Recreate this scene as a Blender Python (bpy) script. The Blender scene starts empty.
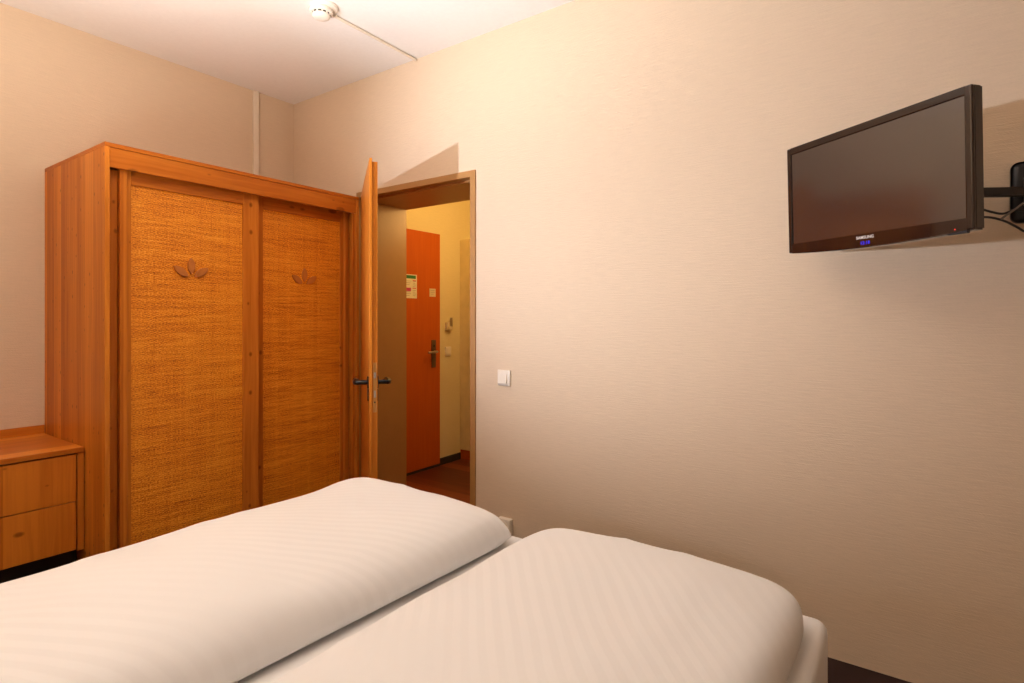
import bpy, bmesh, math, random
from mathutils import Vector, Matrix, noise
random.seed(7)
scene = bpy.context.scene
COL = scene.collection
R = math.radians

# ------------------------------------------------------------------ camera
cam_d = bpy.data.cameras.new('camera')
cam = bpy.data.objects.new('camera', cam_d)
COL.objects.link(cam)
cam.location = (0, 0, 1.25)
cam.rotation_euler = (R(90), 0, R(35.26))
cam_d.sensor_width = 36
cam_d.lens = 563 * 36 / 1024
cam_d.shift_y = -22.5 / 1024
cam_d.clip_start = 0.02
scene.camera = cam

# ------------------------------------------------------------------ world, exposure, lights
scene.view_settings.view_transform = 'Standard'
scene.view_settings.look = 'None'
scene.view_settings.exposure = 0.10
scene.view_settings.gamma = 1.0
scene.view_settings.use_curve_mapping = False
w = bpy.data.worlds.new('world')
scene.world = w
w.use_nodes = True
w.node_tree.nodes['Background'].inputs[0].default_value = (0.02, 0.015, 0.01, 1)


def lamp(name, kind, loc, energy, color, size=0.05, aim=None, spot=None, blend=1.0):
    d = bpy.data.lights.new(name, kind)
    d.energy = energy
    d.color = color
    if kind in ('POINT', 'SPOT'):
        d.shadow_soft_size = size
    if kind == 'AREA':
        d.shape = 'DISK'
        d.size = size
    if kind == 'SPOT':
        d.spot_size = R(spot)
        d.spot_blend = blend
    o = bpy.data.objects.new(name, d)
    COL.objects.link(o)
    o.location = loc
    if aim is not None:
        o.rotation_euler = (Vector(aim) - Vector(loc)).to_track_quat('-Z', 'Y').to_euler()
    return o


# bedside lamp left of the bed head (its shaded light throws the shadows of
# the door leaf and of the television on the wall), added fill lights, hall lamp
lamp('bedside_light', 'SPOT', (-2.45, -0.30, 1.27), 225, (0.85, 0.95, 1.14), 0.04, (-1.10, 2.374, 2.15), 76, 1.0)
lamp('room_fill_uplight', 'SPOT', (-1.75, 0.20, 1.45), 305, (1.0, 0.90, 0.83), 0.30, (-1.78, 0.35, 2.77), 144, 1.0)  # added fill pointing up, brightens ceiling and room without a real fixture
lamp('right_fill_light', 'POINT', (0.62, -0.42, 1.10), 3.5, (1.0, 0.86, 0.74), 0.20)  # added weak fill to lift the right side of the mattress
lamp('hall_light', 'POINT', (-2.30, 3.40, 2.10), 20, (1.0, 0.64, 0.22), 0.12)


# ------------------------------------------------------------------ materials
def new_mat(name):
    m = bpy.data.materials.new(name)
    m.use_nodes = True
    nt = m.node_tree
    return m, nt, nt.nodes['Principled BSDF']


def nd(nt, t, **kw):
    n = nt.nodes.new(t)
    for k, v in kw.items():
        if hasattr(n, k) and not isinstance(v, tuple):
            setattr(n, k, v)
        else:
            n.inputs[k].default_value = v
    return n


def math_n(nt, op, a, b=None, c=None):
    n = nt.nodes.new('ShaderNodeMath')
    n.operation = op
    for i, v in enumerate((a, b, c)):
        if v is None:
            continue
        if isinstance(v, (int, float)):
            n.inputs[i].default_value = v
        else:
            nt.links.new(v, n.inputs[i])
    return n.outputs[0]


def mix_col(nt, fac, a, b, mode='MIX'):
    n = nt.nodes.new('ShaderNodeMix')
    n.data_type = 'RGBA'
    n.blend_type = mode
    for i, v in ((0, fac), (6, a), (7, b)):
        if isinstance(v, (int, float)):
            n.inputs[i].default_value = v
        elif isinstance(v, tuple):
            n.inputs[i].default_value = v if len(v) == 4 else (*v, 1)
        else:
            nt.links.new(v, n.inputs[i])
    return n.outputs[2]


def sep_xyz(nt):
    tc = nt.nodes.new('ShaderNodeTexCoord')
    s = nt.nodes.new('ShaderNodeSeparateXYZ')
    nt.links.new(tc.outputs['Object'], s.inputs[0])
    return tc.outputs['Object'], s.outputs


def comb(nt, x, y, z):
    c = nt.nodes.new('ShaderNodeCombineXYZ')
    for i, v in enumerate((x, y, z)):
        if isinstance(v, (int, float)):
            c.inputs[i].default_value = v
        else:
            nt.links.new(v, c.inputs[i])
    return c.outputs[0]


def noise_n(nt, vec, scale, detail=2.0, rough=0.5, dist=0.0):
    n = nt.nodes.new('ShaderNodeTexNoise')
    n.inputs['Scale'].default_value = scale
    n.inputs['Detail'].default_value = detail
    n.inputs['Roughness'].default_value = rough
    n.inputs['Distortion'].default_value = dist
    nt.links.new(vec, n.inputs['Vector'])
    return n.outputs['Fac']


def ramp(nt, fac, stops):
    n = nt.nodes.new('ShaderNodeValToRGB')
    e = n.color_ramp.elements
    while len(e) < len(stops):
        e.new(0.5)
    for el, (p, c) in zip(e, stops):
        el.position = p
        el.color = c if len(c) == 4 else (*c, 1)
    nt.links.new(fac, n.inputs[0])
    return n.outputs[0]


def bump(nt, bsdf, h, strength, dist=0.002):
    b = nt.nodes.new('ShaderNodeBump')
    b.inputs['Strength'].default_value = strength
    b.inputs['Distance'].default_value = dist
    nt.links.new(h, b.inputs['Height'])
    nt.links.new(b.outputs[0], bsdf.inputs['Normal'])


def plain(name, col, rough=0.5, metal=0.0, spec=0.5, vary=0.06, scale=12.0):
    m, nt, b = new_mat(name)
    vec, s = sep_xyz(nt)
    f = noise_n(nt, vec, scale, 3)
    lo = tuple(c * (1 - vary) for c in col)
    hi = tuple(min(1, c * (1 + vary)) for c in col)
    c = ramp(nt, f, [(0.3, lo), (0.7, hi)])
    nt.links.new(c, b.inputs['Base Color'])
    b.inputs['Roughness'].default_value = rough
    b.inputs['Metallic'].default_value = metal
    b.inputs['Specular IOR Level'].default_value = spec
    return m


def wallpaper(name, col, along):
    """woven wallpaper: fine horizontal threads with a slanting grain"""
    m, nt, b = new_mat(name)
    vec, s = sep_xyz(nt)
    h = s[along]
    threads = noise_n(nt, comb(nt, math_n(nt, 'MULTIPLY', h, 14.0), 0.0, math_n(nt, 'MULTIPLY', s[2], 210.0)), 1.0, 3)
    slant = noise_n(nt, comb(nt, math_n(nt, 'MULTIPLY', math_n(nt, 'ADD', h, s[2]), 190.0), 0.0,
                             math_n(nt, 'MULTIPLY', math_n(nt, 'SUBTRACT', s[2], h), 60.0)), 1.0, 1)
    cloud = noise_n(nt, vec, 1.2, 2)
    f = math_n(nt, 'ADD', math_n(nt, 'MULTIPLY', threads, 0.65), math_n(nt, 'MULTIPLY', slant, 0.35))
    c1 = ramp(nt, f, [(0.25, tuple(x * 0.93 for x in col)), (0.75, tuple(min(1, x * 1.05) for x in col))])
    c = mix_col(nt, math_n(nt, 'MULTIPLY', cloud, 0.10), c1, tuple(x * 0.85 for x in col))
    nt.links.new(c, b.inputs['Base Color'])
    b.inputs['Roughness'].default_value = 0.75
    b.inputs['Specular IOR Level'].default_value = 0.25
    bump(nt, b, f, 0.45, 0.004)
    return m


def wood(name, dark, light, across, grain, stave=0.045, knots=1.0, rough=0.38, var=1.0, kscale=(13.0, 9.5)):
    """pine panel glued from staves: per-stave tone, long grain, scattered knots"""
    m, nt, b = new_mat(name)
    vec, s = sep_xyz(nt)
    a, g = s[across], s[grain]
    other = s[3 - across - grain]
    wob = noise_n(nt, comb(nt, math_n(nt, 'MULTIPLY', a, 3.0), math_n(nt, 'MULTIPLY', g, 1.3), other), 2.0, 2)
    idx = math_n(nt, 'FLOOR', math_n(nt, 'DIVIDE', math_n(nt, 'ADD', a, 10.0), stave))
    wn = nt.nodes.new('ShaderNodeTexWhiteNoise')
    wn.noise_dimensions = '1D'
    nt.links.new(idx, wn.inputs['W'])
    rnd = wn.outputs['Value']
    gv = comb(nt, math_n(nt, 'ADD', math_n(nt, 'MULTIPLY', a, 55.0), math_n(nt, 'MULTIPLY', wob, 2.2)),
              math_n(nt, 'ADD', math_n(nt, 'MULTIPLY', g, 2.2), math_n(nt, 'MULTIPLY', rnd, 37.0)),
              math_n(nt, 'MULTIPLY', other, 30.0))
    gr = noise_n(nt, gv, 1.0, 3, 0.55)
    f = math_n(nt, 'ADD', math_n(nt, 'MULTIPLY', gr, 0.55), math_n(nt, 'MULTIPLY', rnd, 0.45 * var))
    base = ramp(nt, f, [(0.30, dark), (0.70, light)])
    # knots: jittered cells, small and stretched along the grain
    vo = nt.nodes.new('ShaderNodeTexVoronoi')
    vo.voronoi_dimensions = '2D'
    vo.inputs['Scale'].default_value = 1.0
    kv = comb(nt, math_n(nt, 'MULTIPLY', a, kscale[0]), math_n(nt, 'MULTIPLY', g, kscale[1]), 0.0)
    nt.links.new(kv, vo.inputs['Vector'])
    sepc = nt.nodes.new('ShaderNodeSeparateColor')
    nt.links.new(vo.outputs['Color'], sepc.inputs[0])
    size = math_n(nt, 'MULTIPLY', math_n(nt, 'MAXIMUM', math_n(nt, 'SUBTRACT', sepc.outputs[0], 0.30), 0.0), 0.22 * knots)
    kn = math_n(nt, 'SUBTRACT', size, vo.outputs['Distance'])
    kf = math_n(nt, 'MINIMUM', math_n(nt, 'MAXIMUM', math_n(nt, 'MULTIPLY', kn, 9.0), 0.0), 0.75)
    col = mix_col(nt, kf, base, tuple(x * 0.42 for x in dark))
    nt.links.new(col, b.inputs['Base Color'])
    b.inputs['Roughness'].default_value = rough
    b.inputs['Specular IOR Level'].default_value = 0.15
    bump(nt, b, gr, 0.06, 0.001)
    return m


def rattan(name):
    """woven cane panel in the plane across y, up z"""
    m, nt, b = new_mat(name)
    vec, s = sep_xyz(nt)
    y, z = s[1], s[2]
    wy = 260.0
    row = math_n(nt, 'FLOOR', math_n(nt, 'MULTIPLY', z, 190.0))
    wn = nt.nodes.new('ShaderNodeTexWhiteNoise')
    wn.noise_dimensions = '1D'
    nt.links.new(row, wn.inputs['W'])
    # strands: each row has its own tone that wanders along its length
    strand = noise_n(nt, comb(nt, math_n(nt, 'MULTIPLY', y, 7.0), math_n(nt, 'MULTIPLY', row, 3.7), 0.0), 1.0, 2)
    streak = noise_n(nt, comb(nt, math_n(nt, 'MULTIPLY', y, 4.0), 0.0, math_n(nt, 'MULTIPLY', z, 75.0)), 1.0, 3, 0.6)
    broad = noise_n(nt, comb(nt, math_n(nt, 'MULTIPLY', y, 1.2), 5.0, math_n(nt, 'MULTIPLY', z, 15.0)), 1.0, 2)
    speck = noise_n(nt, comb(nt, math_n(nt, 'MULTIPLY', y, 130.0), 3.0, math_n(nt, 'MULTIPLY', z, 200.0)), 1.0, 1)
    cross = math_n(nt, 'SINE', math_n(nt, 'ADD', math_n(nt, 'MULTIPLY', y, wy), math_n(nt, 'MULTIPLY', row, math.pi)))
    rib = math_n(nt, 'SINE', math_n(nt, 'MULTIPLY', z, 190.0 * 2 * math.pi))
    warp = noise_n(nt, comb(nt, math_n(nt, 'MULTIPLY', y, 38.0), 9.0, math_n(nt, 'MULTIPLY', z, 0.6)), 1.0, 2)
    f = math_n(nt, 'ADD', math_n(nt, 'MULTIPLY', strand, 0.22), math_n(nt, 'MULTIPLY', streak, 0.22))
    f = math_n(nt, 'ADD', f, math_n(nt, 'MULTIPLY', speck, 0.40))
    f = math_n(nt, 'ADD', f, math_n(nt, 'MULTIPLY', broad, 0.12))
    f = math_n(nt, 'ADD', f, math_n(nt, 'MULTIPLY', warp, 0.10))
    f = math_n(nt, 'ADD', f, math_n(nt, 'MULTIPLY', cross, 0.03))
    c = ramp(nt, f, [(0.37, (0.30, 0.056, 0.002)), (0.46, (0.60, 0.160, 0.006)), (0.555, (0.82, 0.275, 0.012)), (0.70, (0.97, 0.46, 0.05))])
    nt.links.new(c, b.inputs['Base Color'])
    b.inputs['Roughness'].default_value = 0.5
    b.inputs['Specular IOR Level'].default_value = 0.3
    hgt = math_n(nt, 'ADD', math_n(nt, 'MULTIPLY', cross, 0.5), math_n(nt, 'ADD', math_n(nt, 'MULTIPLY', rib, 0.4), math_n(nt, 'MULTIPLY', streak, 0.8)))
    bump(nt, b, hgt, 0.35, 0.002)
    return m


def linen(name, col, ang, period=0.034):
    """white cotton with satin stripes woven into it"""
    m, nt, b = new_mat(name)
    vec, s = sep_xyz(nt)
    warpn = noise_n(nt, vec, 1.6, 2)
    across = math_n(nt, 'ADD', math_n(nt, 'MULTIPLY', s[0], math.cos(ang)), math_n(nt, 'MULTIPLY', s[1], math.sin(ang)))
    across = math_n(nt, 'ADD', across, math_n(nt, 'MULTIPLY', warpn, 0.08))
    st = math_n(nt, 'SINE', math_n(nt, 'MULTIPLY', across, 2 * math.pi / period))
    stripe = math_n(nt, 'MINIMUM', math_n(nt, 'MAXIMUM', math_n(nt, 'ADD', math_n(nt, 'MULTIPLY', st, 1.6), 0.5), 0.0), 1.0)
    fade = noise_n(nt, vec, 2.3, 2)
    stripe = math_n(nt, 'MULTIPLY', stripe, math_n(nt, 'MINIMUM', math_n(nt, 'MAXIMUM', math_n(nt, 'MULTIPLY_ADD', fade, 4.0, -1.45), 0.0), 1.0))
    c = mix_col(nt, stripe, tuple(x * 0.975 for x in col), col)
    nt.links.new(c, b.inputs['Base Color'])
    rr = math_n(nt, 'ADD', math_n(nt, 'MULTIPLY', stripe, -0.22), 0.75)
    nt.links.new(rr, b.inputs['Roughness'])
    b.inputs['Specular IOR Level'].default_value = 0.3
    b.inputs['Sheen Weight'].default_value = 0.15
    crease = noise_n(nt, vec, 5.0, 4, 0.55)
    h = math_n(nt, 'ADD', math_n(nt, 'MULTIPLY', stripe, 0.05), math_n(nt, 'MULTIPLY', crease, 0.5))
    bump(nt, b, h, 0.30, 0.01)
    return m


M = {}
WALLC = (0.755, 0.59, 0.42)
M['paper_x'] = wallpaper('woven_wallpaper_far', WALLC, 0)
M['paper_y'] = wallpaper('woven_wallpaper_side', WALLC, 1)
M['hall_paper'] = wallpaper('hall_wallpaper', (0.76, 0.62, 0.34), 1)
M['hall_panel'] = plain('hall_cupboard_paint', (0.74, 0.60, 0.32), 0.5)
M['ceiling'] = plain('ceiling_paint', (0.88, 0.85, 0.81), 0.85, vary=0.015, scale=60)
M['carpet'] = plain('dark_carpet', (0.030, 0.010, 0.006), 0.95, vary=0.3, scale=300)
M['hall_floor'] = wood('hall_laminate', (0.10, 0.022, 0.008), (0.24, 0.060, 0.020), 1, 0, 0.12, 0.3, 0.35)
PD, PL = (0.45, 0.112, 0.009), (0.69, 0.232, 0.026)
M['pine_yz'] = wood('pine_staves_upright', PD, PL, 1, 2, 0.05)
M['pine_xz'] = wood('pine_staves_side', PD, PL, 0, 2, 0.05, 0.9, kscale=(19.0, 12.0))
M['pine_zy'] = wood('pine_rail', PD, PL, 2, 1, 0.30, 1.5, kscale=(12.0, 6.0))
M['pine_xy'] = wood('pine_top', PD, PL, 0, 1, 0.09, 0.6)
M['pine_front'] = wood('pine_drawer', (0.46, 0.108, 0.008), (0.68, 0.208, 0.020), 1, 2, 0.12, 1.15, kscale=(7.0, 12.0))
M['petal'] = plain('petal_wood', (0.52, 0.165, 0.024), 0.45, vary=0.1)
M['rattan'] = rattan('woven_cane')
M['beech'] = wood('beech_veneer', (0.58, 0.19, 0.022), (0.70, 0.27, 0.042), 0, 2, 0.30, 0.0, 0.35, 0.3)
M['beech_edge'] = wood('beech_edge_band', (0.60, 0.185, 0.018), (0.74, 0.26, 0.034), 1, 2, 0.2, 0.0, 0.4, 0.3)
M['beech_hall'] = wood('hall_door_veneer', (0.50, 0.095, 0.008), (0.60, 0.135, 0.012), 1, 2, 0.30, 0.0, 0.4, 0.3)
M['frame_paint'] = plain('door_frame_paint', (0.44, 0.22, 0.068), 0.42, vary=0.03)
M['white_plastic'] = plain('white_plastic', (0.82, 0.73, 0.60), 0.4, vary=0.02)
M['detector'] = plain('detector_plastic', (0.85, 0.78, 0.68), 0.45, vary=0.02)
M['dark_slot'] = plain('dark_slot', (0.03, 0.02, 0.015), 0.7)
M['black_metal'] = plain('black_metal', (0.006, 0.006, 0.007), 0.28, 0.0)
M['black_plastic'] = plain('black_plastic', (0.012, 0.010, 0.010), 0.4)
M['cable_black'] = plain('black_cable', (0.015, 0.012, 0.012), 0.45)
M['cable_grey'] = plain('grey_cable', (0.20, 0.16, 0.13), 0.5)
M['duct'] = plain('duct_paint', (0.82, 0.70, 0.55), 0.5, vary=0.02)
M['steel'] = plain('brushed_steel', (0.45, 0.40, 0.34), 0.35, 0.9, scale=40)
M['plate_brown'] = plain('door_plate_bronze', (0.16, 0.10, 0.055), 0.4, 0.6)
M['brass'] = plain('brass_plate', (0.55, 0.26, 0.06), 0.4, 0.2)
M['linen_left'] = linen('striped_linen_far', (0.86, 0.845, 0.83), R(125))
M['linen_right'] = linen('striped_linen_near', (0.86, 0.845, 0.83), R(39))
M['sheet'] = plain('white_sheet', (0.85, 0.83, 0.81), 0.8, vary=0.02)
M['bed_base'] = plain('bed_base_fabric', (0.05, 0.03, 0.02), 0.9)
M['paper'] = plain('paper', (0.74, 0.66, 0.50), 0.6, vary=0.02)
M['green'] = plain('green_print', (0.02, 0.16, 0.04), 0.6)
M['red'] = plain('red_print', (0.55, 0.05, 0.05), 0.6)
M['grey_print'] = plain('grey_print', (0.30, 0.25, 0.19), 0.6)
M['pink_print'] = plain('magenta_print', (0.50, 0.04, 0.16), 0.6)
M['card'] = plain('beige_card', (0.66, 0.52, 0.32), 0.55, vary=0.02)

m, nt, b = new_mat('tv_gloss_bezel')
vec, s = sep_xyz(nt)
nt.links.new(ramp(nt, noise_n(nt, vec, 30, 2), [(0.3, (0.012, 0.006, 0.005)), (0.7, (0.018, 0.008, 0.006))]), b.inputs['Base Color'])
b.inputs['Roughness'].default_value = 0.12
b.inputs['Coat Weight'].default_value = 0.4
M['tv_bezel'] = m
m, nt, b = new_mat('tv_screen_glass')
vec, s = sep_xyz(nt)
nt.links.new(ramp(nt, noise_n(nt, vec, 60, 2), [(0.3, (0.020, 0.017, 0.017)), (0.7, (0.022, 0.019, 0.019))]), b.inputs['Base Color'])
b.inputs['Roughness'].default_value = 0.15
b.inputs['IOR'].default_value = 2.2
M['tv_screen'] = m


def emis(name, col, st):
    m, nt, b = new_mat(name)
    b.inputs['Base Color'].default_value = (*col, 1)
    b.inputs['Emission Color'].default_value = (*col, 1)
    b.inputs['Emission Strength'].default_value = st
    return m


M['led_blue'] = emis('blue_clock_digits', (0.03, 0.02, 0.9), 0.35)
M['led_red'] = emis('red_standby_light', (0.9, 0.02, 0.01), 0.8)
M['logo'] = plain('silver_print', (0.75, 0.70, 0.66), 0.4)


# ------------------------------------------------------------------ mesh helpers
def BM():
    return bmesh.new()


def box(bm, lo, hi, bev=0.0, seg=2):
    r = bmesh.ops.create_cube(bm, size=1.0)
    vs = r['verts']
    lo, hi = Vector(lo), Vector(hi)
    for v in vs:
        v.co = Vector((lo[i] + (v.co[i] + 0.5) * (hi[i] - lo[i]) for i in range(3)))
    if bev > 0:
        es = list({e for v in vs for e in v.link_edges})
        bmesh.ops.bevel(bm, geom=es, offset=bev, segments=seg, affect='EDGES', profile=0.5)
    return bm


def cyl(bm, p, axis, r1, r2, h, n=32):
    """cone frustum starting at p going h along axis"""
    q = Vector(axis).normalized().to_track_quat('Z', 'Y').to_matrix().to_4x4()
    mt = Matrix.Translation(Vector(p) + Vector(axis).normalized() * h / 2) @ q
    bmesh.ops.create_cone(bm, cap_ends=True, segments=n, radius1=r1, radius2=r2, depth=h, matrix=mt)
    return bm


def lathe(bm, prof, c=(0, 0, 0), n=40):
    """prof: (radius, z) pairs about the vertical through c"""
    rings = []
    for r, z in prof:
        if r < 1e-6:
            rings.append([bm.verts.new((c[0], c[1], c[2] + z))])
        else:
            rings.append([bm.verts.new((c[0] + r * math.cos(2 * math.pi * k / n), c[1] + r * math.sin(2 * math.pi * k / n), c[2] + z)) for k in range(n)])
    for a, b2 in zip(rings, rings[1:]):
        for k in range(n):
            k2 = (k + 1) % n
            if len(a) == 1 and len(b2) == 1:
                continue
            if len(a) == 1:
                bm.faces.new((a[0], b2[k2], b2[k]))
            elif len(b2) == 1:
                bm.faces.new((a[k], a[k2], b2[0]))
            else:
                bm.faces.new((a[k], a[k2], b2[k2], b2[k]))
    bmesh.ops.recalc_face_normals(bm, faces=bm.faces)
    return bm


def tube(bm, pts, r, n=10, sub=6):
    """smooth round tube through pts (Catmull-Rom)"""
    P = [Vector(p) for p in pts]
    if sub > 1 and len(P) > 2:
        Q = []
        E = [P[0] * 2 - P[1]] + P + [P[-1] * 2 - P[-2]]
        for i in range(1, len(E) - 2):
            for k in range(sub):
                t = k / sub
                a, b_, c, d = E[i - 1], E[i], E[i + 1], E[i + 2]
                Q.append(0.5 * ((2 * b_) + (c - a) * t + (2 * a - 5 * b_ + 4 * c - d) * t * t + (3 * b_ - a - 3 * c + d) * t ** 3))
        Q.append(P[-1])
        P = Q
    up = Vector((0, 0, 1))
    rings = []
    for i, p in enumerate(P):
        t = (P[min(i + 1, len(P) - 1)] - P[max(i - 1, 0)]).normalized()
        if abs(t.dot(up)) > 0.95:
            up = Vector((1, 0, 0))
        u = t.cross(up).normalized()
        v = u.cross(t).normalized()
        up = v
        rr = r[min(int(i / max(1, sub)), len(r) - 1)] if isinstance(r, (list, tuple)) else r
        rings.append([bm.verts.new(p + (u * math.cos(2 * math.pi * k / n) + v * math.sin(2 * math.pi * k / n)) * rr) for k in range(n)])
    for a, b2 in zip(rings, rings[1:]):
        for k in range(n):
            bm.faces.new((a[k], a[(k + 1) % n], b2[(k + 1) % n], b2[k]))
    bm.faces.new(rings[0])
    bm.faces.new(rings[-1])
    bmesh.ops.recalc_face_normals(bm, faces=bm.faces)
    return bm


def prism(bm, outline, axis, lo, hi):
    """extrude a 2-D outline along an axis (0,1,2); the outline gives the two other coordinates in order"""
    def pt(a, b2, h):
        c = [a, b2]
        c.insert(axis, h)
        return c
    A = [bm.verts.new(pt(a, b2, lo)) for a, b2 in outline]
    B = [bm.verts.new(pt(a, b2, hi)) for a, b2 in outline]
    n = len(A)
    for k in range(n):
        bm.faces.new((A[k], A[(k + 1) % n], B[(k + 1) % n], B[k]))
    bm.faces.new(A)
    bm.faces.new(B)
    bmesh.ops.recalc_face_normals(bm, faces=bm.faces)
    return bm


def link(name, bm, mat, parent=None, base=None, smooth=False, label=None):
    """one mesh object; bm is in the parent's coordinates, or in world coordinates minus base"""
    if base is not None:
        bmesh.ops.translate(bm, verts=bm.verts, vec=-Vector(base))
    me = bpy.data.meshes.new(name)
    bm.to_mesh(me)
    bm.free()
    me.materials.append(mat)
    if smooth:
        for p in me.polygons:
            p.use_smooth = True
        if smooth == 'auto':
            me.set_sharp_from_angle(angle=R(38))
    o = bpy.data.objects.new(name, me)
    COL.objects.link(o)
    if parent is not None:
        o.parent = parent
    elif base is not None:
        o.location = base
    if label:
        o['label'] = label
    return o


def tag(o, label, cat, group=None, kind=None):
    o['label'] = label
    o['category'] = cat
    if group:
        o['group'] = group
    if kind:
        o['kind'] = kind
    return o


def thing(name, label, cat, loc, rot=(0, 0, 0), group=None, kind=None):
    o = bpy.data.objects.new(name, None)
    o.empty_display_size = 0.1
    COL.objects.link(o)
    o.location = loc
    o.rotation_euler = rot
    return tag(o, label, cat, group, kind)


def struct(name, bm, mat, label=None):
    o = link(name, bm, mat)
    o['kind'] = 'structure'
    if label:
        o['label'] = label
    return o


# ------------------------------------------------------------------ room shell
XA, YB, H = -3.58, 2.374, 2.775          # wardrobe wall, television wall, ceiling
XR, YH = 1.30, -0.62                     # wall right of the camera, bed-head wall
JL, JR, HEAD, YF = -2.879, -1.952, 2.022, 2.786   # door opening: jambs, head, hall side of the wall
struct('floor', box(BM(), (XA - .1, YH - .1, -.1), (XR + .1, YB + .2, 0)), M['carpet'])
struct('ceiling', box(BM(), (XA - .1, YH - .1, H), (XR + .1, YB + .2, H + .1)), M['ceiling'])
struct('wall_left', box(BM(), (XA - .1, YH - .1, 0), (XA, YB, H)), M['paper_y'])
bm = BM()
box(bm, (XA, YB, 0), (JL - .012, YF, H))
box(bm, (JR + .012, YB, 0), (XR + .1, YF, H))
box(bm, (JL - .012, YB, HEAD + .012), (JR + .012, YF, H))
struct('wall_far', bm, M['paper_x'])
struct('wall_right', box(BM(), (XR, YH - .1, 0), (XR + .1, YB, H)), M['paper_y'])
struct('wall_near', box(BM(), (XA, YH - .1, 0), (XR, YH, H)), M['paper_x'])
# slim boxed-in duct up the left wall
struct('trim_1', box(BM(), (XA, 2.066, 0), (XA + .016, 2.104, H), 0.003), M['duct'])

# hall beyond the doorway
HX, HB, HH = -3.267, 4.32, 2.50
struct('floor_hall', box(BM(), (HX - .3, YB + .2, -.1), (-.6, HB + .1, 0)), M['hall_floor'])
struct('ceiling_hall', box(BM(), (HX - .3, YF, HH), (-.6, HB + .1, HH + .1)), M['ceiling'])
struct('wall_hall_left', box(BM(), (HX - .12, YF, 0), (HX - .018, HB, HH)), M['hall_paper'])
struct('wall_hall_far', box(BM(), (HX - .12, HB, 0), (-.6, HB + .1, HH)), M['hall_paper'])
struct('wall_hall_right', box(BM(), (-.7, YF, 0), (-.6, HB, HH)), M['hall_paper'])
struct('baseboard_hall', box(BM(), (HX - .018, 3.565, 0), (HX - .006, 3.838, 0.060), 0.002), M['dark_slot'])

# steel door frame: narrow face, rebate step, deep lining through the wall
FB = 0.048
bm = BM()
fw = 0.035
for x0, x1 in ((JL - .012, JL), (JR, JR + fw)):
    box(bm, (x0, YB - .010, 0), (x1, YB + .012, HEAD + fw), 0.002)
box(bm, (JL, YB - .010, HEAD), (JR, YB + .012, HEAD + fw), 0.002)
# rebate strip set a little further out, then the lining
box(bm, (JL - .011, YB + .012, 0), (JL - .002, YB + FB, HEAD + .011))
box(bm, (JR + .002, YB + .012, 0), (JR + .011, YB + FB, HEAD + .011))
box(bm, (JL - .002, YB + .012, HEAD + .002), (JR + .002, YB + FB, HEAD + .011))
box(bm, (JL - .011, YB + FB, 0), (JL + .003, YF + .004, HEAD + .010), 0.0015)
box(bm, (JR - .010, YB + FB, 0), (JR + .011, YF + .004, HEAD + .010), 0.0015)
box(bm, (JL + .003, YB + FB, HEAD - .010), (JR - .010, YF + .004, HEAD + .011), 0.0015)
struct('trim_2', bm, M['frame_paint'], 'beige steel door frame round the doorway to the hall')

# ------------------------------------------------------------------ room door (open, standing along the wardrobe)
HINGE = Vector((-2.851, 2.366, 0))
FREE = Vector((-2.133, 1.823, 0))
dv = FREE - HINGE
DW = dv.length
d1 = thing('door_1', 'orange beech room door standing half open in front of the wardrobe', 'door',
           HINGE, (0, 0, math.atan2(dv.y, dv.x)), kind='structure')
# local x runs from hinge to free edge, local y is the hall side (+y) / room side (0)
o = link('leaf', box(box(BM(), (0, 0, .012), (DW, .013, 2.030), 0.002), (.013, .013, .012), (DW - .013, .040, 2.016), 0.0015), M['beech'], d1)
o = link('edge_band', box(box(BM(), (DW - .0005, .0015, .015), (DW + .0006, .0125, 2.027)), (DW - .0135, .0135, .015), (DW - .0122, .0385, 2.0145)), M['beech_edge'], d1)
LZ = .938
lp = link('lock_plate', box(BM(), (DW - .0125, .018, .796), (DW - .0110, .036, 1.038), 0.0005), M['brass'], d1)
link('latch_bolt', box(BM(), (DW - .0115, .022, .963), (DW - .0035, .032, .990), 0.001), M['steel'], lp)
link('dead_bolt', box(BM(), (DW - .0115, .022, .868), (DW - .0095, .032, .902), 0.001), M['steel'], lp)
link('key_hole', cyl(BM(), (DW - .0112, .027, .845), (1, 0, 0), .004, .004, .0006, 16), M['dark_slot'], lp)
for side in (-1, 1):
    y0 = 0.0 if side < 0 else 0.040
    bm = BM()
    box(bm, (DW - .078, y0 if side > 0 else y0 - .007, LZ - .030), (DW - .044, y0 + .007 if side > 0 else y0, LZ + .030), 0.003)
    hd = link('handle', bm, M['black_metal'], d1, smooth='auto')
    bm = BM()
    xc = DW - .061
    tube(bm, [(xc, y0 + side * .005, LZ), (xc, y0 + side * .032, LZ), (xc - .006, y0 + side * .050, LZ),
              (xc - .024, y0 + side * .058, LZ), (xc - .07, y0 + side * .058, LZ - .002), (xc - .125, y0 + side * .055, LZ - .004)],
         [.011, .011, .013, .0155, .0155, .013], 16, 6)
    link('lever', bm, M['black_metal'], hd, smooth='auto')
    bm = box(BM(), (DW - .078, y0 if side > 0 else y0 - .006, .846), (DW - .044, y0 + .006 if side > 0 else y0, .906), 0.003)
    link('key_rosette', bm, M['black_metal'], d1, smooth='auto')

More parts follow.
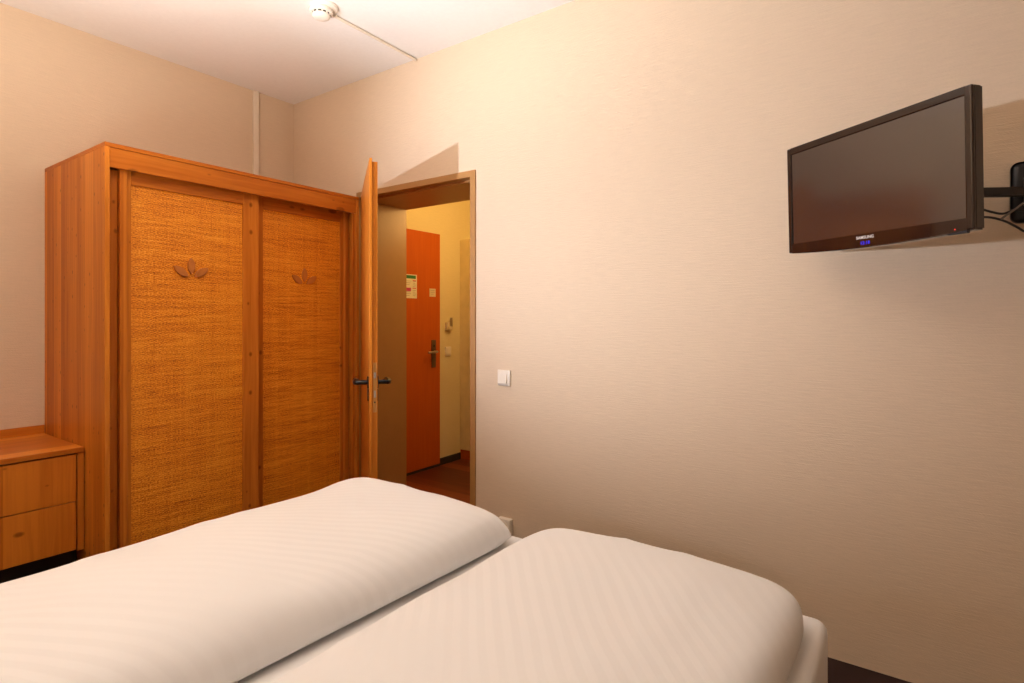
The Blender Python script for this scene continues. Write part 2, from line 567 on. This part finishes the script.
# ------------------------------------------------------------------ entrance door in the hall
d2 = thing('door_2', 'red orange entrance door at the far end of the hall', 'door', (HX, 2.80, 0), kind='structure')
link('leaf', box(BM(), (HX - .014, 2.80, .022), (HX, 3.560, 1.970), 0.002), M['beech_hall'], d2, (HX, 2.80, 0))
hp = link('handle_plate', box(BM(), (HX, 3.452, .845), (HX + .008, 3.503, 1.075), 0.003), M['plate_brown'], d2, (HX, 2.80, 0))
bm = tube(BM(), [(HX + .006, 3.478, .977), (HX + .040, 3.478, .977), (HX + .052, 3.468, .977), (HX + .054, 3.44, .976), (HX + .052, 3.365, .974)],
          [.009, .009, .010, .009, .008], 12, 6)
link('lever', bm, M['steel'], hp, (HX, 2.80, 0), smooth=True)
link('lock_cylinder', cyl(BM(), (HX + .006, 3.478, 1.025), (1, 0, 0), .009, .009, .005, 20), M['dark_slot'], hp, (HX, 2.80, 0))
link('threshold_shade', box(BM(), (HX - .014, 2.80, 0), (HX - .004, 3.560, .020)), M['dark_slot'], d2, (HX, 2.80, 0))  # dark strip standing in for the shadow line under the leaf

# things fixed on the entrance door
pb = (HX, 3.14, 1.416)
pl = thing('evacuation_notice', 'white escape plan notice with green heading on the entrance door', 'notice', pb)
link('sheet', box(BM(), (HX + .0005, 3.140, 1.416), (HX + .0020, 3.282, 1.607)), M['paper'], pl, pb)
link('heading', box(BM(), (HX + .0019, 3.147, 1.574), (HX + .0026, 3.270, 1.600)), M['green'], pl, pb)
bm = BM()
for k in range(9):
    z = 1.555 - k * .0145
    box(bm, (HX + .0019, 3.236, z - .0035), (HX + .0025, 3.236 + (.034, .028, .036, .030, .022, .034, .026, .036, .030)[k], z))
    if k not in (3, 4, 5):
        box(bm, (HX + .0019, 3.150, z - .003), (HX + .0025, 3.150 + (.07, .06, .05, 0, 0, 0, .06, .068, .05)[k], z))
link('printed_lines', bm, M['grey_print'], pl, pb)
link('red_bar', box(BM(), (HX + .0019, 3.234, 1.555), (HX + .0027, 3.272, 1.562)), M['red'], pl, pb)
link('red_bar', box(BM(), (HX + .0019, 3.234, 1.494), (HX + .0027, 3.272, 1.501)), M['red'], pl, pb)
link('floor_plan', box(box(BM(), (HX + .0019, 3.160, 1.472), (HX + .0027, 3.215, 1.500)), (HX + .0019, 3.150, 1.480), (HX + .0026, 3.160, 1.490)), M['pink_print'], pl, pb)
cb = (HX, 3.425, 1.436)
cd = thing('door_card', 'small beige card sign fixed on the entrance door above its handle', 'sign', cb)
link('card', box(BM(), (HX + .0005, 3.428, 1.436), (HX + .004, 3.502, 1.504), 0.001), M['card'], cd, cb)
bm = BM()
for k in range(3):
    box(bm, (HX + .0039, 3.440, 1.486 - k * .015), (HX + .0044, 3.490 - .012 * (k == 2), 1.489 - k * .015))
link('printed_lines', bm, M['grey_print'], cd, cb)

# switches beside the entrance door
hw = HX - .018
kb = (hw, 3.678, 1.150)
ks = thing('key_card_switch', 'beige key card switch above the hall light switch by the entrance door', 'switch', kb)
link('housing', box(BM(), (hw, 3.640, 1.150), (hw + .030, 3.712, 1.222), 0.004), M['card'], ks, kb)
link('card_slot', box(BM(), (hw + .028, 3.648, 1.158), (hw + .040, 3.704, 1.186), 0.003), M['card'], ks, kb)
link('key_card', box(BM(), (hw + .031, 3.672, 1.180), (hw + .0325, 3.706, 1.262)), M['steel'], ks, kb)
kb = (hw, 3.678, .930)
ks = thing('light_switch', 'small beige light switch on the yellow hall wall, below the key card switch', 'switch', kb)
link('frame', box(BM(), (hw, 3.640, .930), (hw + .012, 3.712, 1.010), 0.003), M['white_plastic'], ks, kb)
link('rocker', box(BM(), (hw + .010, 3.650, .940), (hw + .018, 3.702, 1.000), 0.003), M['white_plastic'], ks, kb)

# hall cupboard
hb = (-2.9, 3.84, 0)
hc = thing('hall_cupboard', 'flush yellow built-in cupboard on a red wooden plinth at the end of the hall', 'cupboard', hb)
link('body', box(BM(), (HX - .0175, 3.858, .082), (-2.05, HB - .01, 1.940)), M['hall_panel'], hc, hb)
link('door', box(BM(), (HX - .0175, 3.840, .086), (-2.662, 3.858, 1.956), 0.002), M['hall_panel'], hc, hb)
link('door', box(BM(), (-2.658, 3.840, .086), (-2.05, 3.858, 1.956), 0.002), M['hall_panel'], hc, hb)
link('plinth', box(BM(), (HX - .0175, 3.846, 0), (-2.05, 3.90, .084), 0.002), M['beech_hall'], hc, hb)

# ------------------------------------------------------------------ wardrobe
WF, WY0, WY1, WZ = -2.813, 0.961, 2.321, 2.011
wb = (-3.19, 1.64, 0)
wd = thing('wardrobe', 'tall pine wardrobe with two sliding cane doors in the corner', 'wardrobe', wb)
WX = XA + .004
P = lambda name, lo, hi, mat, bev=0.0015, par=wd: link(name, box(BM(), lo, hi, bev), M[mat], par, wb)
P('side_panel', (WX, WY0, 0), (WF, WY0 + .019, WZ - .019), 'pine_xz')
P('side_panel', (WX, WY1 - .019, 0), (WF, WY1, WZ - .019), 'pine_xz')
P('top_panel', (WX, WY0, WZ - .0185), (WF, WY1, WZ), 'pine_zy')
P('back_panel', (WX, WY0 + .0195, .05), (WX + .008, WY1 - .0195, WZ - .0195), 'pine_yz')
P('header_board', (WF - .022, WY0 + .0195, 1.907), (WF - .004, WY1 - .0195, WZ - .0190), 'pine_zy')
P('filler_post', (WF - .070, WY0 + .0195, .06), (WF - .045, WY0 + .064, 1.906), 'pine_yz')
P('filler_post', (WF - .020, WY1 - .044, .06), (WF - .006, WY1 - .0195, 1.9065), 'pine_yz')
P('plinth', (WF - .05, WY0 + .0195, 0), (WF - .03, WY1 - .0195, .058), 'pine_zy')
P('bottom_panel', (WX + .01, WY0 + .0195, .0585), (WF - .05, WY1 - .0195, .0595), 'pine_xy')


def petal_bm(cy, cz, x0, L, W, ang, bulge=0.0):
    """pointed leaf outline extruded off the panel"""
    pts = []
    n = 12
    for k in range(n + 1):
        t = k / n
        pts.append((t * L - L / 2, W / 2 * math.sin(math.pi * t) ** 0.75 + bulge * math.sin(math.pi * t)))
    for k in range(n - 1, 0, -1):
        t = k / n
        pts.append((t * L - L / 2, -W / 2 * math.sin(math.pi * t) ** 0.75 + bulge * math.sin(math.pi * t)))
    ca, sa = math.cos(ang), math.sin(ang)
    out = [(cy + a * ca - c * sa, cz + a * sa + c * ca) for a, c in pts]
    bm = prism(BM(), out, 0, x0, x0 + .011)
    es = [e for e in bm.edges if all(abs(v.co.x - x0 - .011) < 1e-6 for v in e.verts)]
    bmesh.ops.bevel(bm, geom=es, offset=.002, segments=2, affect='EDGES')
    return bm


def cane_door(y0, y1, xf, ry0, ry1, pcy, pull, pull_y, plabel):
    """xf = front plane of the frame; ry0..ry1 = visible cane"""
    z0, z1, rz0, rz1 = .064, 1.925, .16, 1.853
    bm = BM()
    xb = xf - .022
    box(bm, (xb, y0, z0), (xf, ry0, z1), .002)
    box(bm, (xb, ry1, z0), (xf, y1, z1), .002)
    fr = link('sliding_door', bm, M['pine_yz'], wd, wb, label=plabel)
    link('rail', box(BM(), (xb, ry0, rz1), (xf - .0005, ry1, z1), .0015), M['pine_zy'], fr, wb)
    link('rail', box(BM(), (xb, ry0, z0), (xf - .0005, ry1, rz0), .0015), M['pine_zy'], fr, wb)
    link('cane_panel', box(BM(), (xf - .016, ry0 - .003, rz0 - .003), (xf - .009, ry1 + .003, rz1 + .003)), M['rattan'], fr, wb)
    link('pull_bar', box(BM(), (xf - .004, pull_y, z0), (xf + pull, pull_y + .030, z1 - .002), .004, 3), M['pine_yz'], fr, wb)
    px = xf - .010
    link('petal', petal_bm(pcy, 1.508, px, .078, .035, R(90)), M['petal'], fr, wb)
    link('petal', petal_bm(pcy - .048, 1.480, px, .080, .035, R(-36)), M['petal'], fr, wb)
    link('petal', petal_bm(pcy + .048, 1.480, px, .080, .035, R(36)), M['petal'], fr, wb)
    return fr


cane_door(1.030, 1.684, -2.855, 1.077, 1.597, 1.338, .018, 1.026, None)
cane_door(1.690, 2.299, -2.892, 1.730, 2.243, 1.992, .016, 2.264, None)

# ------------------------------------------------------------------ drawer unit left of the wardrobe
DX, DY0, DY1 = -3.03, 0.22, 0.957
db = (-3.3, .6, 0)
dr = thing('drawer_unit', 'low pine unit with two drawers and a splashback beside the wardrobe', 'drawer unit', db)
link('top', box(BM(), (XA + .003, DY0, .653), (DX, DY1, .675), .0025), M['pine_xy'], dr, db)
link('splashback', box(BM(), (XA + .003, DY0, .6755), (XA + .021, DY1, .717), .002), M['pine_zy'], dr, db)
link('side_panel', box(BM(), (XA + .02, DY1 - .024, .215), (DX - .006, DY1, .6525), .001), M['pine_xz'], dr, db)
link('side_panel', box(BM(), (XA + .02, DY0, 0), (DX - .006, DY0 + .024, .6525), .001), M['pine_xz'], dr, db)
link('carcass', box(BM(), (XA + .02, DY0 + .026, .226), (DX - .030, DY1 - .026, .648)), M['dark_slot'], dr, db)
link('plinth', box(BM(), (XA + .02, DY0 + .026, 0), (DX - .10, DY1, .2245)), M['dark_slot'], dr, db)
link('drawer', box(BM(), (DX - .027, DY0 + .028, .439), (DX - .006, DY1 - .029, .6465), .0015), M['pine_front'], dr, db)
link('drawer', box(BM(), (DX - .027, DY0 + .028, .222), (DX - .006, DY1 - .029, .4345), .0015), M['pine_front'], dr, db)

# ------------------------------------------------------------------ bed
BX0, BX1, BY0, BY1, BZ = -1.87, -0.165, -0.45, 1.605, 0.50
bb = ((BX0 + BX1) / 2, .6, 0)
bed = thing('bed', 'wide double bed under white sheet, foot towards the television wall', 'bed', bb)
link('bed_base', box(BM(), (BX0 + .03, BY0, .08), (BX1 - .03, BY1 - .03, .285), .01), M['bed_base'], bed, bb)
for x in (BX0 + .15, BX1 - .15):
    for y in (BY0 + .15, BY1 - .15):
        link('leg', cyl(BM(), (x, y, 0), (0, 0, 1), .022, .028, .08, 20), M['black_metal'], bed, bb)
bm = box(BM(), (BX0, BY0, .287), (BX1, BY1, BZ + .004), .030, 5)
link('mattress', bm, M['sheet'], bed, bb, smooth='auto')


def duvet(x0, x1, y0, y1, zr, top, seed, tilt=0.0, foot_hump=0.0, crisp=4.5, slant=0.0):
    """stuffed duvet: a closed quilted cushion with soft rounded rims and shallow creases"""
    bm = BM()
    nx, ny = 56, 110
    cx, cy, hx, hy = (x0 + x1) / 2, (y0 + y1) / 2, (x1 - x0) / 2, (y1 - y0) / 2

    def plan(s, t):
        return cx + hx * s * (1 - .045 * abs(t) ** 18), cy + hy * t * (1 - .014 * abs(s) ** 8)

    def shape(s, t, p, q):
        return max(0.0, 1 - abs(s) ** p) ** (1 / q) * max(0.0, 1 - abs(t) ** (p * hy / hx)) ** (1 / q)
    S = [math.sin(math.pi / 2 * (2 * i / nx - 1)) for i in range(nx + 1)]
    T = [math.sin(math.pi / 2 * (2 * j / ny - 1)) for j in range(ny + 1)]
    up, dn = {}, {}
    for i, s in enumerate(S):
        for j, t in enumerate(T):
            x, y = plan(s, t)
            rim = i in (0, nx) or j in (0, ny)
            f = shape(s, t, crisp, 2.4)
            n1 = noise.noise(Vector((x * 2.6, y * 2.0, seed))) * .013 + noise.noise(Vector((x * 6.5, y * 4.5, seed + 5))) * .0045
            rid = (1 - abs(noise.noise(Vector((x * 4.2 + .6 * y, y * 3.0 - .8 * x, seed + 21))))) ** 7
            n1 += rid * .008 * (0.25 + .75 * max(abs(s), abs(t)) ** 3)
            edge_wob = noise.noise(Vector((x * 4, y * 4, seed + 9))) * .012
            hump = foot_hump * math.exp(-((t - .88) / .10) ** 2) * math.exp(-((s + .72) / .35) ** 2)
            z = zr + (top - zr) * f * (.80 + .20 * (1 - s * s) * (1 - .6 * t ** 4)) + (n1 + hump) * f + tilt * s * f
            x -= slant * (1 - t) / 2 * max(0.0, s)
            v = bm.verts.new((x + edge_wob * abs(s) ** 6 * (1 if s > 0 else -1) * 1.2, y, z))
            up[i, j] = v
            if rim:
                dn[i, j] = v
            else:
                g = shape(s, t, 22, 1.4)
                dn[i, j] = bm.verts.new((x, y, zr - (zr - BZ - .005) * g))
    for i in range(nx):
        for j in range(ny):
            bm.faces.new((up[i, j], up[i + 1, j], up[i + 1, j + 1], up[i, j + 1]))
            q = (dn[i, j], dn[i, j + 1], dn[i + 1, j + 1], dn[i + 1, j])
            if len(set(q)) == 4 and q[0] is not up[i, j] or any(v not in (up[i, j], up[i + 1, j], up[i + 1, j + 1], up[i, j + 1]) for v in q):
                bm.faces.new(q)
    bmesh.ops.recalc_face_normals(bm, faces=bm.faces)
    return bm


dl = link('duvet', duvet(-1.835, -1.068, -.38, 1.540, .528, .658, 3.3, 0.0, .012, 6.0, .075), M['linen_left'], None, (-1.445, .58, BZ), smooth=True)
tag(dl, 'folded white striped duvet on the half of the bed nearer the wardrobe', 'duvet', 'duvets on the bed')
dl2 = link('duvet', duvet(-.948, -.200, -.38, 1.528, .536, .646, 8.1, 0.0, 0.0, 11.0), M['linen_right'], None, (-.61, .58, BZ), smooth=True)
tag(dl2, 'plump white striped duvet on the half of the bed nearer the camera, below the television', 'duvet', 'duvets on the bed')

# ------------------------------------------------------------------ television on its wall arm
TW, TH = .606, .367
tv = thing('flat_screen_tv', 'black flat television with switched-off screen on the wall arm', 'television', (-.111, 2.017, 1.6635), (R(2.0), R(0.5), R(-36.9)))
# local: x right, y back, z up, origin at the middle of the front
hw_, hh_ = TW / 2, TH / 2
SX0, SX1, SZ0, SZ1 = -hw_ + .018, hw_ - .020, -hh_ + .031, hh_ - .023


def chin(x):
    return -hh_ - .011 * (1 - (x / hw_) ** 2)


bm = BM()
# casing outline with a bowed lower edge, extruded back
outl = [(-hw_, hh_), (hw_, hh_)] + [(hw_ - TW * k / 24, chin(hw_ - TW * k / 24)) for k in range(25)]
prism(bm, outl, 1, .004, .039)
bmesh.ops.bevel(bm, geom=[e for e in bm.edges], offset=.004, segments=2, affect='EDGES', clamp_overlap=True)
cs = link('casing', bm, M['tv_bezel'], tv)
bm = BM()
# front bezel: bars round the screen, the lower one bowed
xi = hw_ - .016
outb = [(-xi, SZ0), (xi, SZ0)] + [(xi * (1 - 2 * k / 24), chin(xi * (1 - 2 * k / 24)) + .001) for k in range(25)]
prism(bm, outb, 1, -.003, .010)
box(bm, (-xi, -.003, SZ1), (xi, .010, hh_), .002)
box(bm, (-hw_, -.003, -hh_), (SX0, .010, hh_), .0045, 3)
box(bm, (SX1, -.003, -hh_), (hw_, .010, hh_), .0045, 3)
link('bezel', bm, M['tv_bezel'], tv)
link('screen', box(BM(), (SX0 - .001, .0015, SZ0 - .001), (SX1 + .001, .0045, SZ1 + .001)), M['tv_screen'], tv)
bm = box(BM(), (-.20, .038, -.12), (.20, .062, .12), .012, 3)
link('back_cover', bm, M['black_plastic'], tv)


def text_mesh(name, body, size, mat, parent, loc, bold=0.0, space=1.0):
    cu = bpy.data.curves.new(name, 'FONT')
    cu.body = body
    cu.size = size
    cu.align_x = 'CENTER'
    cu.align_y = 'CENTER'
    cu.extrude = .0003
    cu.offset = bold
    cu.space_character = space
    tmp = bpy.data.objects.new(name + '_tmp', cu)
    COL.objects.link(tmp)
    bpy.context.view_layer.update()
    me = bpy.data.meshes.new_from_object(tmp.evaluated_get(bpy.context.evaluated_depsgraph_get()))
    bpy.data.objects.remove(tmp)
    bpy.data.curves.remove(cu)
    me.transform(Matrix.Rotation(R(90), 4, 'X'))
    me.materials.append(mat)
    me.name = name
    o = bpy.data.objects.new(name, me)
    COL.objects.link(o)
    o.parent = parent
    o.location = loc
    return o


text_mesh('lettering', 'SAMSUNG', .0125, M['logo'], tv, (-.002, -.0034, -hh_ + .019), .0002, 1.05)
text_mesh('clock_digits', '12:18', .0135, M['led_blue'], tv, (-.002, -.0034, -hh_ + .002), .0002, 1.1)
link('standby_light', box(BM(), (.256, -.0034, -hh_ + .004), (.259, -.0020, -hh_ + .007)), M['led_red'], tv)
link('touch_buttons', box(BM(), (.235, .001, -hh_ - .007), (.285, .012, -hh_ + .001), .002), M['black_plastic'], tv)

tb = (.31, YB, 1.645)
mt = thing('tv_mount', 'black wall plate and arm holding the television at the right edge', 'tv mount', tb)
bm = box(BM(), (.258, YB - .028, 1.550), (.370, YB - .0005, 1.740), .022, 5)
link('wall_plate', bm, M['black_plastic'], mt, tb, smooth='auto')
link('hinge_post', cyl(BM(), (.305, YB - .045, 1.600), (0, 0, 1), .020, .020, .085, 24), M['black_plastic'], mt, tb, smooth='auto')
bm = BM()
a0, a1 = Vector((.300, YB - .047, 1.640)), Vector((.030, 2.165, 1.640))
dv = (a1 - a0).normalized()
nv = Vector((-dv.y, dv.x, 0)) * .011
vs = []
for p in (a0, a1):
    for sn in (1, -1):
        for dz in (-.014, .014):
            vs.append(bm.verts.new(p + nv * sn + Vector((0, 0, dz))))
bmesh.ops.convex_hull(bm, input=vs)
bmesh.ops.bevel(bm, geom=list(bm.edges), offset=.003, segments=2, affect='EDGES')
link('arm', bm, M['black_plastic'], mt, tb)
bpy.context.view_layer.update()
TM = tv.matrix_world.copy()
bm = box(BM(), (-.060, .0628, -.050), (.060, .0672, .050), .001)
bmesh.ops.transform(bm, matrix=TM, verts=bm.verts)
link('screen_plate', bm, M['black_plastic'], mt, tb)
bm = box(BM(), (-.050, .0400, -.1265), (.050, .0672, -.1208))
box(bm, (-.050, .0630, -.1265), (.050, .0672, -.0490))
bmesh.ops.transform(bm, matrix=TM, verts=bm.verts)
link('support_ledge', bm, M['black_plastic'], mt, tb)
bk = TM @ Vector((0, .069, 0))
bm = tube(BM(), [a1, (a1 + bk) / 2 + Vector((0, 0, .004)), bk], .012, 14, 4)
link('tilt_bracket', bm, M['black_plastic'], mt, tb, smooth='auto')

tag(link('cable', tube(BM(), [(.020, 2.13, 1.584), (.09, 2.19, 1.598), (.16, 2.24, 1.594), (.205, 2.27, 1.580), (.235, 2.295, 1.575), (.265, 2.312, 1.586), (.30, 2.322, 1.578), (.34, 2.330, 1.568)], .0036), M['cable_black'], None, None, True),
    'black cable with the upper loop behind the television', 'cable')
tag(link('cable', tube(BM(), [(.020, 2.12, 1.560), (.08, 2.165, 1.562), (.14, 2.21, 1.560), (.195, 2.258, 1.563), (.235, 2.29, 1.553), (.265, 2.312, 1.536), (.30, 2.325, 1.512), (.36, 2.335, 1.500)], .0036), M['cable_black'], None, None, True),
    'black cable sagging lowest between the television and wall plate', 'cable')
tag(link('cable', tube(BM(), [(.228, 2.278, 1.556), (.240, 2.280, 1.567), (.262, 2.285, 1.585), (.285, 2.290, 1.604), (.36, 2.300, 1.650)], [.0036, .0030, .0028, .0028]), M['cable_grey'], None, None, True),
    'thin grey cable end crossing the wall plate below the arm', 'cable')

# ------------------------------------------------------------------ switch, socket on the television wall
sb = (-1.725, YB, .903)
sw = thing('light_switch', 'white light switch on the far wall right of the doorway', 'switch', sb)
link('frame', box(BM(), (-1.766, YB - .010, .903), (-1.684, YB - .0003, .985), .004, 3), M['white_plastic'], sw, sb, smooth='auto')
bm = BM()
prism(bm, [(YB - .009, .916), (YB - .009, .968), (YB - .012, .968), (YB - .0205, .916)], 0, -1.757, -1.703)
bmesh.ops.bevel(bm, geom=list(bm.edges), offset=.0015, segments=2, affect='EDGES')
link('rocker', bm, M['white_plastic'], sw, sb)
sb = (-1.71, YB, .14)
so = thing('wall_socket', 'small white wall socket low on the far wall behind the bed', 'socket', sb)
link('housing', box(BM(), (-1.752, YB - .032, .139), (-1.672, YB - .0003, .219), .005, 3), M['white_plastic'], so, sb, smooth='auto')
bm = BM()
cyl(bm, (-1.712, YB - .032, .179), (0, -1, 0), .030, .030, .003, 32)
link('socket_face', bm, M['white_plastic'], so, sb, smooth='auto')

# ------------------------------------------------------------------ smoke detector and its conduit
sc_ = Vector((-2.345, 1.705, H))
sd = thing('smoke_detector', 'round white smoke detector on the ceiling', 'smoke detector', sc_)
link('mounting_base', lathe(BM(), [(0, 0), (.062, 0), (.063, -.004), (.059, -.014), (.056, -.016), (0, -.016)], (.016, .010, 0)), M['detector'], sd, smooth='auto')
link('body', lathe(BM(), [(0, -.015), (.054, -.015), (.056, -.020), (.055, -.032), (.051, -.036), (0, -.036)]), M['detector'], sd, smooth='auto')
link('vent_ring', lathe(BM(), [(0, -.036), (.043, -.036), (.043, -.042), (0, -.042)]), M['dark_slot'], sd, smooth='auto')
for k in range(12):
    a = 2 * math.pi * k / 12
    bm = box(BM(), (.0425, -.004, -.0422), (.0465, .004, -.0358))
    bmesh.ops.rotate(bm, verts=bm.verts, matrix=Matrix.Rotation(a, 3, 'Z'))
    link('vent_rib', bm, M['detector'], sd)
link('sensor_dome', lathe(BM(), [(0, -.042), (.042, -.042), (.043, -.045), (.040, -.053), (.031, -.059), (.016, -.062), (0, -.063)]), M['detector'], sd, smooth='auto')
bm = tube(BM(), [(-2.352, 1.785, H - .009), (-2.355, 2.0, H - .009), (-2.358, 2.2, H - .009), (-2.361, YB - .008, H - .009)], .0075, 12, 3)
tag(link('cable_conduit', bm, M['white_plastic'], None, None, 'auto'), 'thin white conduit running on the ceiling from smoke detector to far wall', 'conduit')
